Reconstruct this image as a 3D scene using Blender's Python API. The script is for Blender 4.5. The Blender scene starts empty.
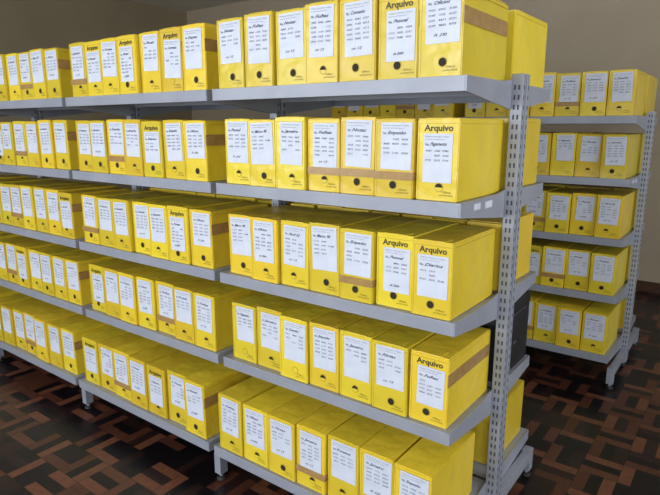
import bpy, bmesh, math, random
from mathutils import Vector, Matrix
random.seed(11)
scn=bpy.context.scene
scn.view_settings.view_transform='Standard'
scn.view_settings.look='None'
H=1.55
# ---------------------------------------------------------------- materials
def mat(name,col,rough=.5,metal=0,spec=.5):
    m=bpy.data.materials.new(name); m.use_nodes=True
    b=m.node_tree.nodes['Principled BSDF']
    b.inputs['Base Color'].default_value=(*col,1); b.inputs['Roughness'].default_value=rough
    b.inputs['Metallic'].default_value=metal; b.inputs['Specular IOR Level'].default_value=spec
    return m
def nz(m,c1,c2,scale,rough=None,bump=0,bscale=None,dist=.01,stretch=(1,1,1)):
    nt=m.node_tree; N=nt.nodes; L=nt.links; b=N['Principled BSDF']
    tc=N.new('ShaderNodeTexCoord'); mp=N.new('ShaderNodeMapping'); mp.inputs['Scale'].default_value=stretch
    L.new(tc.outputs['Object'],mp.inputs['Vector'])
    n=N.new('ShaderNodeTexNoise'); n.inputs['Scale'].default_value=scale; n.inputs['Detail'].default_value=4
    L.new(mp.outputs[0],n.inputs['Vector'])
    r=N.new('ShaderNodeValToRGB'); r.color_ramp.elements[0].color=(*c1,1); r.color_ramp.elements[1].color=(*c2,1)
    r.color_ramp.elements[0].position=.3; r.color_ramp.elements[1].position=.7
    L.new(n.outputs['Fac'],r.inputs[0]); L.new(r.outputs[0],b.inputs['Base Color'])
    if bump:
        n2=N.new('ShaderNodeTexNoise'); n2.inputs['Scale'].default_value=bscale or scale
        L.new(mp.outputs[0],n2.inputs['Vector'])
        bp=N.new('ShaderNodeBump'); bp.inputs['Strength'].default_value=bump; bp.inputs['Distance'].default_value=dist
        L.new(n2.outputs['Fac'],bp.inputs['Height']); L.new(bp.outputs[0],b.inputs['Normal'])
    return r
M={}
def yellow():
    m=mat('yellow_corrugated_plastic',(.8,.55,.01),.3,0,.55)
    r=nz(m,(.73,.545,.03),(.83,.635,.05),5,bump=.6,bscale=9,dist=.016)
    nt=m.node_tree;N=nt.nodes;L=nt.links
    oi=N.new('ShaderNodeObjectInfo'); hs=N.new('ShaderNodeHueSaturation')
    mr=N.new('ShaderNodeMapRange'); mr.inputs[3].default_value=.84; mr.inputs[4].default_value=1.1
    L.new(oi.outputs['Random'],mr.inputs[0]); L.new(mr.outputs[0],hs.inputs['Value'])
    mr2=N.new('ShaderNodeMapRange'); mr2.inputs[3].default_value=.490; mr2.inputs[4].default_value=.505
    wn=N.new('ShaderNodeTexWhiteNoise'); wn.noise_dimensions='1D'; L.new(oi.outputs['Random'],wn.inputs['W'])
    L.new(wn.outputs['Value'],mr2.inputs[0]); L.new(mr2.outputs[0],hs.inputs['Hue'])
    L.new(r.outputs[0],hs.inputs['Color']); L.new(hs.outputs[0],N['Principled BSDF'].inputs['Base Color'])
    return m
M['y']=yellow()
M['fold']=mat('yellow_fold_line',(.42,.28,.01),.5)
M['paper']=mat('label_paper',(.74,.77,.86),.6); nz(M['paper'],(.60,.64,.76),(.68,.72,.83),20)
M['ink']=mat('label_ink',(.17,.17,.22),.7)
M['hand']=mat('marker_ink',(.04,.04,.08),.7)
M['print']=mat('box_print_black',(.05,.04,.01),.5)
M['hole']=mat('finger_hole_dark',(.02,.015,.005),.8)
M['tape']=mat('brown_packing_tape',(.36,.2,.05),.25); nz(M['tape'],(.34,.20,.07),(.44,.27,.10),30)
M['steel']=mat('grey_painted_steel',(.3,.32,.37),.4,.1); nz(M['steel'],(.29,.31,.37),(.35,.37,.43),6)
M['slot']=mat('post_slot_dark',(.07,.07,.08),.8)
M['rubber']=mat('black_rubber',(.02,.02,.02),.7)
M['black']=mat('black_cardboard',(.02,.02,.022),.5); nz(M['black'],(.012,.012,.014),(.022,.022,.026),12)
# ---------------------------------------------------------------- mesh builder
class B:
    def __init__(s,mats): s.v=[];s.f=[];s.m=[];s.mats=mats
    def quad(s,pts,m):
        i=len(s.v); s.v+= [tuple(p) for p in pts]; s.f.append(tuple(range(i,i+len(pts)))); s.m.append(m)
    def box(s,a,b,m,bev=0):
        bm=bmesh.new(); bmesh.ops.create_cube(bm,size=1)
        for v in bm.verts:
            v.co=Vector([(a[k]+b[k])/2+v.co[k]*(b[k]-a[k]) for k in range(3)])
        if bev: bmesh.ops.bevel(bm,geom=list(bm.edges),offset=bev,segments=2,affect='EDGES',profile=.6)
        s.bm(bm,m)
    def bm(s,bm,m):
        bmesh.ops.recalc_face_normals(bm,faces=bm.faces)
        bm.verts.index_update(); i=len(s.v)
        s.v+=[tuple(v.co) for v in bm.verts]
        for f in bm.faces: s.f.append(tuple(i+v.index for v in f.verts)); s.m.append(m)
        bm.free()
    def prism(s,poly,x0,x1,m):   # poly in (y,z)
        bm=bmesh.new()
        a=[bm.verts.new((x0,p[0],p[1])) for p in poly]; b=[bm.verts.new((x1,p[0],p[1])) for p in poly]
        n=len(poly); bm.faces.new(a); bm.faces.new(b[::-1])
        for k in range(n): bm.faces.new((a[k],b[k],b[(k+1)%n],a[(k+1)%n]))
        s.bm(bm,m)
    def cyl(s,c,r,z0,z1,m,n=16,r2=None):
        bm=bmesh.new(); bmesh.ops.create_cone(bm,cap_ends=True,segments=n,radius1=r,radius2=r2 or r,depth=z1-z0)
        for v in bm.verts: v.co+=Vector((c[0],c[1],(z0+z1)/2))
        s.bm(bm,m)
    def mesh(s,name):
        me=bpy.data.meshes.new(name); me.from_pydata(s.v,[],s.f)
        for k in s.mats: me.materials.append(M[k])
        for p,mi in zip(me.polygons,s.m): p.material_index=s.mats.index(mi)
        me.update(); return me
def add(name,me,loc=(0,0,0),rz=0):
    o=bpy.data.objects.new(name,me); o.location=loc; o.rotation_euler=(0,0,rz)
    scn.collection.objects.link(o); return o
_tc={}
def text(body,size,shear=0,off=0,sx=1):
    k=(body,size,shear,off)
    if k not in _tc:
        cu=bpy.data.curves.new('t','FONT'); cu.body=body; cu.size=size; cu.shear=shear; cu.offset=off
        cu.resolution_u=2; cu.fill_mode='FRONT'
        o=bpy.data.objects.new('t',cu); scn.collection.objects.link(o)
        me=bpy.data.meshes.new_from_object(o.evaluated_get(bpy.context.evaluated_depsgraph_get()))
        _tc[k]=([v.co.copy() for v in me.vertices],[tuple(p.vertices) for p in me.polygons])
        bpy.data.objects.remove(o); bpy.data.curves.remove(cu); bpy.data.meshes.remove(me)
    return _tc[k]
def put_text(b,body,size,x,z,y,m,shear=0,off=0,width=None,rot=0):
    vs,fs=text(body,size,shear,off)
    w=max([v.x for v in vs] or [1]); k=(width/w) if width else 1
    i=len(b.v); c,s_=math.cos(rot),math.sin(rot)
    for v in vs:
        X=v.x*k;Z=v.y
        b.v.append((x+X*c-Z*s_,y,z+X*s_+Z*c))
    for f in fs: b.f.append(tuple(i+j for j in f)); b.m.append(m)
# ---------------------------------------------------------------- archive box
BW,BD,BH=.139,.355,.25
NAMES=['Recibos','Janeiro','Contratos','Notas','Fiscais','Pagamento','Balanco','Diarios','Marco 98','Empenho','Oficios','Licencas','Pessoal','Folhas','Convenio','Abril 02','Processos','Despesas']
def box_mesh(i,tape=0,exposed=False):
    rnd=random.Random(100+i)
    b=B(['y','fold','paper','ink','hand','print','hole','tape'])
    w=BW/2
    # body: subdivided, slightly warped corrugated carton
    bm=bmesh.new(); bmesh.ops.create_cube(bm,size=1)
    for v in bm.verts: v.co=Vector((v.co.x*BW,(v.co.y+.5)*BD,(v.co.z+.5)*BH))
    bmesh.ops.bevel(bm,geom=list(bm.edges),offset=.0028,segments=2,affect='EDGES')
    for x0 in (-.3,0,.3):
        g=list(bm.verts)+list(bm.edges)+list(bm.faces)
        bmesh.ops.bisect_plane(bm,geom=g,plane_co=(0,BD/2+x0*BD,0),plane_no=(0,1,0))
    for z0 in (.3,.5,.7):
        g=list(bm.verts)+list(bm.edges)+list(bm.faces)
        bmesh.ops.bisect_plane(bm,geom=g,plane_co=(0,0,BH*z0),plane_no=(0,0,1))
    am=rnd.uniform(-.003,-.0005); lean=rnd.uniform(-.0025,.0025)
    for v in bm.verts:
        fy=math.sin(math.pi*min(1,max(0,v.co.y/BD))); fz=math.sin(math.pi*min(1,max(0,v.co.z/BH)))
        v.co.x+= (1 if v.co.x>0 else -1)*am*fy*fz
        v.co.x+= lean*(v.co.z/BH)
    b.bm(bm,'y')
    # lid: folded top flap with tuck tabs
    lz=BH
    b.box((-w+.001+lean,.001,lz-.0005),(w-.001+lean,BD*.93,lz+.0028),'y',.001)
    b.box((-w*.62,.0+.001,lz+.0028),(w*.62,.052,lz+.0046),'y',.0008)
    b.box((-w+.003,BD*.93,lz-.0005),(w-.003,BD*.935,lz+.001),'fold')
    # seams on the front: lid edge line and glue-flap edge
    y=-.0006
    b.box((-w+.003,y,BH-.013),(w-.003,.001,BH-.0118),'fold')
    b.box((-w+.0075,y,.004),(-w+.0084,.001,BH-.014),'fold')
    # side panel fold lines
    for s in (-1,1):
        b.box((s*(w)-.0004,.02,BH-.014),(s*(w)+.0004,BD-.01,BH-.0128),'fold')
    # finger hole
    hx=rnd.choice([-.004,0,.004,.01]); hz=.043
    n=20
    b.quad([(hx+.0145*math.cos(t*2*math.pi/n),-.0008,hz+.0145*math.sin(t*2*math.pi/n)) for t in range(n)],'fold')
    b.quad([(hx+.0125*math.cos(t*2*math.pi/n),-.0013,hz+.0125*math.sin(t*2*math.pi/n)) for t in range(n)],'y')
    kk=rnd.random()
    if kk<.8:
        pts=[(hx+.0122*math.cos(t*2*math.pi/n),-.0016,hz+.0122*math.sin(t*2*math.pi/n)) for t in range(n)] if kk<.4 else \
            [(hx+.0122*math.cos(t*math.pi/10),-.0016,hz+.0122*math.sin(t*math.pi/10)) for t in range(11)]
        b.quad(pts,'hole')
    # print
    put_text(b,'Arquivo',.027,-.044,BH-.035,-.001,'print',off=.0008,width=.094)
    put_text(b,'poli 350x135x245',.0065,.012,.017,-.001,'print',width=.045)
    put_text(b,'Oficio',.009,.02,.026,-.001,'print',width=.03)
    lw=rnd.uniform(.094,.108) if exposed else rnd.uniform(.098,.113); lh=rnd.uniform(.138,.155)
    top=BH-(.043 if exposed else rnd.uniform(.005,.014))
    if not exposed: lh+=.008
    cx=rnd.uniform(0,.011); rot=rnd.uniform(-.035,.035)
    c,s_=math.cos(rot),math.sin(rot); cz=top-lh/2
    def P(u,v,y): return (cx+u*c-v*s_,y,cz+u*s_+v*c)
    b.quad([P(-lw/2,-lh/2,-.0018),P(lw/2,-lh/2,-.0018),P(lw/2,lh/2,-.0018),P(-lw/2,lh/2,-.0018)],'paper')
    def T(body,size,u,v,m,width,shear=0,off=0):
        p=P(u,v,-.0024); put_text(b,body,size,p[0],p[2],p[1],m,shear,off,width,rot)
    hw=lw/2-.007
    T('Prefeitura Municipal - Estado',.006,-hw,lh/2-.011,'ink',hw*1.9)
    T('Secretaria de Administracao',.005,-hw,lh/2-.019,'ink',hw*1.5)
    T('No',.011,-hw,lh/2-.037,'hand',.012,0,.0002)
    T(rnd.choice(NAMES),.0145,-hw+.016,lh/2-.037+rnd.uniform(-.001,.001),'hand',lw*rnd.uniform(.45,.62),.5,.0003)
    rows=rnd.randint(3,5)
    for r in range(rows):
        for k in range(3):
            if rnd.random()<.85:
                T('%d/%02d'%(rnd.randint(10,99),rnd.randint(1,12)) if rnd.random()<.6 else '%04d'%rnd.randint(100,9999),
                  .0085,-hw+k*hw*.68+rnd.uniform(0,.002),lh/2-.055-r*.0145,'ink' if rnd.random()<.6 else 'hand',hw*.5,.2,.0001)
    if rnd.random()<.4:
        T(rnd.choice(['cx 12','Fl. 230','ok 2004']),.011,-hw*.6,-lh/2+.02,'hand',hw*.9,.4,.0002)
    e=.0022
    if tape&1:   # band down both sides of the carton
        z=BH*.60; h=.046
        b.box((w-.001,.0,z),(w+e*.6,BD-.01,z+h),'tape'); b.box((-w-e*.6,0,z),(-w+.001,BD-.01,z+h),'tape')
    if tape&2:   # strip across the front
        z=BH*.24
        b.box((-w,-.0032,z),(w,-.0026,z+.026),'tape')
        b.box((w-.001,-.003,z),(w+.0014,.06,z+.026),'tape')
    return b.mesh('archive_box_%d'%i)
VAR=[box_mesh(i) for i in range(26)]
VE=[box_mesh(30+i,0,True) for i in range(8)]
VT1=[box_mesh(40+i,1) for i in range(3)]
VT1E=[box_mesh(45+i,1,True) for i in range(2)]
VT2=[box_mesh(50+i,2) for i in range(5)]
def place_row(x_right,n,yf,z,back=False,pitch=.1425,end_tape=0,skip=0,tapeset=(),exp=None):
    x=x_right; last=None
    for k in range(n):
        xc=x-BW/2-.001; x-=pitch
        if k<skip: continue
        ex=(k in exp) if exp is not None else random.random()<.16
        me=random.choice([q for q in (VE if ex else VAR) if q is not last]); last=me
        if k==0 and end_tape: me=random.choice(VT1E if ex else VT1)
        elif k in tapeset: me=random.choice(VT2)
        dy=random.uniform(-.007,.014)
        o=add('archive_box',me,(xc,(yf+dy) if not back else (yf-dy),z+.0008),(math.pi if back else 0)+random.uniform(-.008,.008))
        o.scale=(1,1,random.uniform(.97,1.015))
# ---------------------------------------------------------------- shelving
UL=1.09; PW=.04; DEP=.40; BASE=.475
def unit_mesh(zs,first,base=BASE):
    """origin at right-end post outer face, centre depth, on floor. extends to -x"""
    b=B(['steel','slot','rubber','paper'])
    x1=-PW; x0=-UL
    def post(xa,xb):
        top=zs[0]+.03
        # C-section column pair
        b.box((xa,-.033,.03),(xb,-.006,top),'steel',.002)
        b.box((xa,.006,.03),(xb,.033,top),'steel',.002)
        b.box((xa+.004,-.01,.03),(xb-.012,.01,top-.004),'steel')
        z=.1
        while z<top-.03:
            for yy in (-.0195,.0195):
                b.box((xb-.001,yy-.003,z),(xb+.0006,yy+.003,z+.014),'slot')
            b.box((xa+.010,-.0336,z),(xa+.016,-.032,z+.016),'slot')
            b.box((xa+.024,-.0336,z),(xa+.030,-.032,z+.016),'slot')
            z+=.032
        # base beam + levelling feet
        b.box((xa+.003,-base+.03,.075),(xb-.003,base-.03,.125),'steel',.003)
        for yy in (-base+.05,0,base-.05):
            b.box((xa+.001,yy-.022,.03),(xb-.001,yy+.022,.13),'steel',.002)
            b.cyl(((xa+xb)/2,yy),.007,.01,.03,'steel'); b.cyl(((xa+xb)/2,yy),.022,0,.012,'rubber',20,.017)
    if first: post(-PW,0)
    post(-UL-PW,-UL)
    g=.0015
    for iz,z in enumerate(zs):
        D=base if iz==len(zs)-1 else DEP
        for s in (-1,1):
            ya,yb=(.004,D) if s>0 else (-D,-.004)
            b.box((x0+g,ya,z-.003),(x1-g,yb,z),'steel')
            # front lip with return flange, centre lip
            b.box((x0+g,s*D-.0015,z-.042),(x1-g,s*D+.0015,z+.002),'steel',.001)
            yr=sorted((s*(D-.018),s*D)); b.box((x0+g,yr[0],z-.042),(x1-g,yr[1],z-.040),'steel')
            b.box((x0+g,min(s*.004,s*.007),z-.035),(x1-g,max(s*.004,s*.007),z),'steel')
            # stiffener under the tray
            yr=sorted((s*.17,s*.22)); b.box((x0+g,yr[0],z-.018),(x1-g,yr[1],z-.003),'steel')
            # cantilever end brackets, outside the tray
            poly=[(s*.034,z-.085),(s*.034,z+.012),(s*.12,z+.002),(s*D,z+.002),(s*D,z-.042)]
            b.prism(poly,x1-g,x1+.003,'steel'); b.prism(poly,x0-.003,x0+g,'steel')
        # small paper tags on the end bracket of the second shelf
        if iz==1 and first:
            b.box((x1+.003,-.30,z-.030),(x1+.0038,-.25,z-.010),'paper'); b.box((x1+.003,-.21,z-.034),(x1+.0038,-.15,z-.012),'paper')
    return b.mesh('metal_shelving_unit')
ZA=[1.69,1.325,.953,.578,.19]
ZB=[1.607,1.255,.905,.56,.21]
YC=1.955
XE=-.645
mA1=unit_mesh(ZA,True); mA=unit_mesh(ZA,False)
EXP=[(1,),(0,),(0,1),(0,),(3,)]
for k in range(4):
    add('metal_shelving_unit',mA1 if k==0 else mA,(XE-k*UL,YC,0))
    for r,z in enumerate(ZA):
        D=BASE if r==4 else DEP
        xr=XE-k*UL-PW-.018-random.uniform(0,.008)
        ts=[(),(1,2,3),(2,),(),(3,)][r] if k==0 else random.sample(range(1,7),1)
        place_row(xr,7,YC-D+.014,z,pitch=.1435,end_tape=[1,0,0,2,0][r] if k==0 else [1,3,2,0,1][r] if k==1 else 1,tapeset=ts,exp=EXP[r] if k==0 else None)
        if k<2: place_row(xr,7,YC+D-.014,z,back=True,pitch=.1435,skip=1 if (k==0 and r==3) else 0)
# right hand rack
XE2=-.525; YC2=3.98
mB1=unit_mesh(ZB,True); mB=unit_mesh(ZB,False)
for k in range(2):
    add('metal_shelving_unit',mB1 if k==0 else mB,(XE2-k*UL,YC2,0))
    for r,z in enumerate(ZB):
        D=BASE if r==4 else DEP
        xr=XE2-k*UL-PW-.02
        place_row(xr,7,YC2-D+.014,z,pitch=.1435,tapeset=(random.choice([2,3,5]),))
        if k<1: place_row(xr,7,YC2+D-.014,z,back=True,pitch=.1435)
# black storage case on the rear side, fourth shelf
b=B(['black','slot','steel'])
b.box((-.05,-.17,0),(.05,.17,.285),'black',.004); b.box((-.052,-.172,.245),(.052,.172,.292),'black',.003)
b.box((.05,-.02,.11),(.0535,.02,.12),'slot',.001); b.box((.052,-.12,.236),(.0535,.12,.240),'slot')
add('black_storage_case',b.mesh('black_storage_case'),(XE-PW-.062,YC+.222,ZA[3]+.001))
# ---------------------------------------------------------------- room
X0,X1,Y0,Y1,ZC=-7.2,3.2,-2.6,6.0,3.25
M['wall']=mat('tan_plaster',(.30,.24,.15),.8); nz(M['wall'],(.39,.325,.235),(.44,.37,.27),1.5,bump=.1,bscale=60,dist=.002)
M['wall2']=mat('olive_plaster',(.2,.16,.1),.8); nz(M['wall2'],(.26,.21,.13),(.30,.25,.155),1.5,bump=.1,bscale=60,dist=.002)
M['ceil']=mat('ceiling_paint',(.55,.52,.46),.8); nz(M['ceil'],(.6,.57,.5),(.68,.65,.58),2)
M['trim']=mat('dark_wood_trim',(.07,.03,.015),.4); nz(M['trim'],(.05,.022,.01),(.09,.04,.02),8,stretch=(1,1,8))
M['wframe']=mat('white_window_frame',(.7,.7,.68),.4); nz(M['wframe'],(.66,.66,.64),(.74,.74,.72),9)
def floor_mat():
    m=mat('parquet',(.1,.04,.02),.25,0,.5); nt=m.node_tree;N=nt.nodes;L=nt.links;bs=N['Principled BSDF']
    tc=N.new('ShaderNodeTexCoord'); sp=N.new('ShaderNodeSeparateXYZ'); L.new(tc.outputs['Object'],sp.inputs[0])
    def mth(op,a,b=None,c=None):
        n=N.new('ShaderNodeMath'); n.operation=op
        for i,q in enumerate((a,b,c)):
            if q is None: continue
            if isinstance(q,(int,float)): n.inputs[i].default_value=q
            else: L.new(q,n.inputs[i])
        return n.outputs[0]
    S=.16
    x=mth('DIVIDE',sp.outputs[0],S); y=mth('DIVIDE',sp.outputs[1],S)
    cx=mth('FLOOR',x); cy=mth('FLOOR',y); fx=mth('FRACT',x); fy=mth('FRACT',y)
    par=mth('MODULO',mth('ABSOLUTE',mth('ADD',cx,cy)),2)
    def mix(f,a,b_): return mth('ADD',mth('MULTIPLY',a,mth('SUBTRACT',1,f)),mth('MULTIPLY',b_,f))
    q=mth('MULTIPLY',mix(par,fx,fy),3); p=mix(par,fy,fx)
    st=mth('FLOOR',q); fq=mth('FRACT',q)
    cb=N.new('ShaderNodeCombineXYZ'); L.new(cx,cb.inputs[0]);L.new(cy,cb.inputs[1]);L.new(st,cb.inputs[2])
    wn=N.new('ShaderNodeTexWhiteNoise'); wn.noise_dimensions='3D'; L.new(cb.outputs[0],wn.inputs['Vector'])
    mid=mth('COMPARE',st,1,.1)   # centre strip dark, outer strips brown -> maze-like figure
    f=mth('SUBTRACT',mth('ADD',mth('MULTIPLY',wn.outputs['Value'],.66),.28),mth('MULTIPLY',mid,.36))
    cr=N.new('ShaderNodeValToRGB'); cr.color_ramp.interpolation='CONSTANT'
    e=cr.color_ramp.elements; e[0].position=0;e[0].color=(.007,.005,.006,1); e[1].position=.42;e[1].color=(.026,.012,.010,1)
    for pos,c in ((.56,(.10,.034,.018,1)),(.72,(.18,.066,.034,1)),(.86,(.13,.046,.025,1))):
        k=e.new(pos); k.color=c
    L.new(f,cr.inputs[0])
    n=N.new('ShaderNodeTexNoise'); n.inputs['Scale'].default_value=30; L.new(tc.outputs['Object'],n.inputs['Vector'])
    mx=N.new('ShaderNodeMix'); mx.data_type='RGBA'; mx.blend_type='MULTIPLY'; mx.inputs[0].default_value=.5
    L.new(cr.outputs[0],mx.inputs[6]); L.new(n.outputs['Fac'],mx.inputs[7])
    def edge(v,wd): return mth('LESS_THAN',mth('MINIMUM',v,mth('SUBTRACT',1,v)),wd)
    gap=mth('MAXIMUM',edge(fq,.02),edge(p,.008))
    mx2=N.new('ShaderNodeMix'); mx2.data_type='RGBA'; L.new(gap,mx2.inputs[0]); L.new(mx.outputs[2],mx2.inputs[6]); mx2.inputs[7].default_value=(.004,.003,.003,1)
    L.new(mx2.outputs[2],bs.inputs['Base Color'])
    n3=N.new('ShaderNodeTexNoise'); n3.inputs['Scale'].default_value=5; L.new(tc.outputs['Object'],n3.inputs['Vector'])
    mr=N.new('ShaderNodeMapRange'); mr.inputs[3].default_value=.25; mr.inputs[4].default_value=.42; L.new(n3.outputs['Fac'],mr.inputs[0]); L.new(mr.outputs[0],bs.inputs['Roughness'])
    bs.inputs['Specular IOR Level'].default_value=.35
    return m
M['floor']=floor_mat()
def slab(name,a,c,m):
    b=B([m]); b.box(a,c,m); return add(name,b.mesh(name))
T=.15
slab('floor',(X0-T,Y0-T,-.1),(X1+T,Y1+T,0),'floor')
slab('ceiling',(X0-T,Y0-T,ZC),(X1+T,Y1+T,ZC+.1),'ceil')
slab('wall_back',(X0,Y1,0),(X1,Y1+T,ZC),'wall')
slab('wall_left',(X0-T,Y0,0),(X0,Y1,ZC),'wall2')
WZ0,WZ1=1.0,2.75
def wall_with_windows(name,axis,lo,hi,wins,o0,o1):
    """axis 0: runs along x (o0..o1 is its y thickness); axis 1: runs along y"""
    b=B(['wall'])
    def bx(a,c,z0,z1):
        if axis==0: b.box((a,o0,z0),(c,o1,z1),'wall')
        else: b.box((o0,a,z0),(o1,c,z1),'wall')
    bx(lo,hi,0,WZ0); bx(lo,hi,WZ1,ZC)
    xs=[lo]+[q for w_ in wins for q in w_]+[hi]
    for i in range(0,len(xs),2): bx(xs[i],xs[i+1],WZ0,WZ1)
    add(name,b.mesh(name))
wf=[(-5.6,-3.8),(-2.6,-.8),(.6,2.4)]
wr=[(1.2,3.0)]
wall_with_windows('wall_front',0,X0,X1,wf,Y0-T,Y0)
wall_with_windows('wall_right',1,Y0,Y1,wr,X1,X1+T)
EN=[90,130,110,92]
for i,(ax,(a,c)) in enumerate([(0,q) for q in wf]+[(1,q) for q in wr]):
    b=B(['wframe']); f=.05
    def fb(u0,u1,z0,z1,d=0,bev=.004):
        if ax==0: b.box((u0,Y0-.10+d,z0),(u1,Y0-.04-d,z1),'wframe',bev)
        else: b.box((X1+.04+d,u0,z0),(X1+.10-d,u1,z1),'wframe',bev)
    fb(a,c,WZ0,WZ0+f); fb(a,c,WZ1-f,WZ1)
    for x in (a,(a+c)/2-f/2,c-f): fb(x,x+f,WZ0+f,WZ1-f)
    fb(a+f,(a+c)/2-f/2,WZ0+1.15,WZ0+1.19,.01,.003); fb((a+c)/2+f/2,c-f,WZ0+1.15,WZ0+1.19,.01,.003)
    add('window_%d'%(i+1),b.mesh('window'))
    ld=bpy.data.lights.new('window_daylight','AREA'); ld.shape='RECTANGLE'; ld.size=c-a-.05; ld.size_y=WZ1-WZ0-.05
    ld.energy=EN[i]; ld.color=(.90,.95,1)
    lo=bpy.data.objects.new('window_daylight',ld)
    if ax==0: lo.location=((a+c)/2,Y0-T-.05,(WZ0+WZ1)/2); lo.rotation_euler=(math.radians(90),0,0)
    else: lo.location=(X1+T+.05,(a+c)/2,(WZ0+WZ1)/2); lo.rotation_euler=(math.radians(90),0,math.radians(90))
    scn.collection.objects.link(lo)
for nm,a,c in (('back',(X0,Y1-.02,0),(X1,Y1,.1)),('left',(X0,Y0,0),(X0+.02,Y1-.02,.1)),('right',(X1-.02,Y0,0),(X1,Y1-.02,.1)),('front',(X0+.02,Y0,0),(X1-.02,Y0+.02,.1))):
    slab('baseboard_'+nm,a,c,'trim')
w=bpy.data.worlds.new('World'); scn.world=w; w.use_nodes=True
w.node_tree.nodes['Background'].inputs[0].default_value=(.6,.75,1,1); w.node_tree.nodes['Background'].inputs[1].default_value=.6
# ---------------------------------------------------------------- camera
cd=bpy.data.cameras.new('camera'); cd.sensor_width=36; cd.lens=36*565/660; cd.clip_start=.05
co=bpy.data.objects.new('camera',cd); co.location=(0,0,H); co.rotation_euler=(math.radians(90-12.1),0,math.radians(36.8))
scn.collection.objects.link(co); scn.camera=co
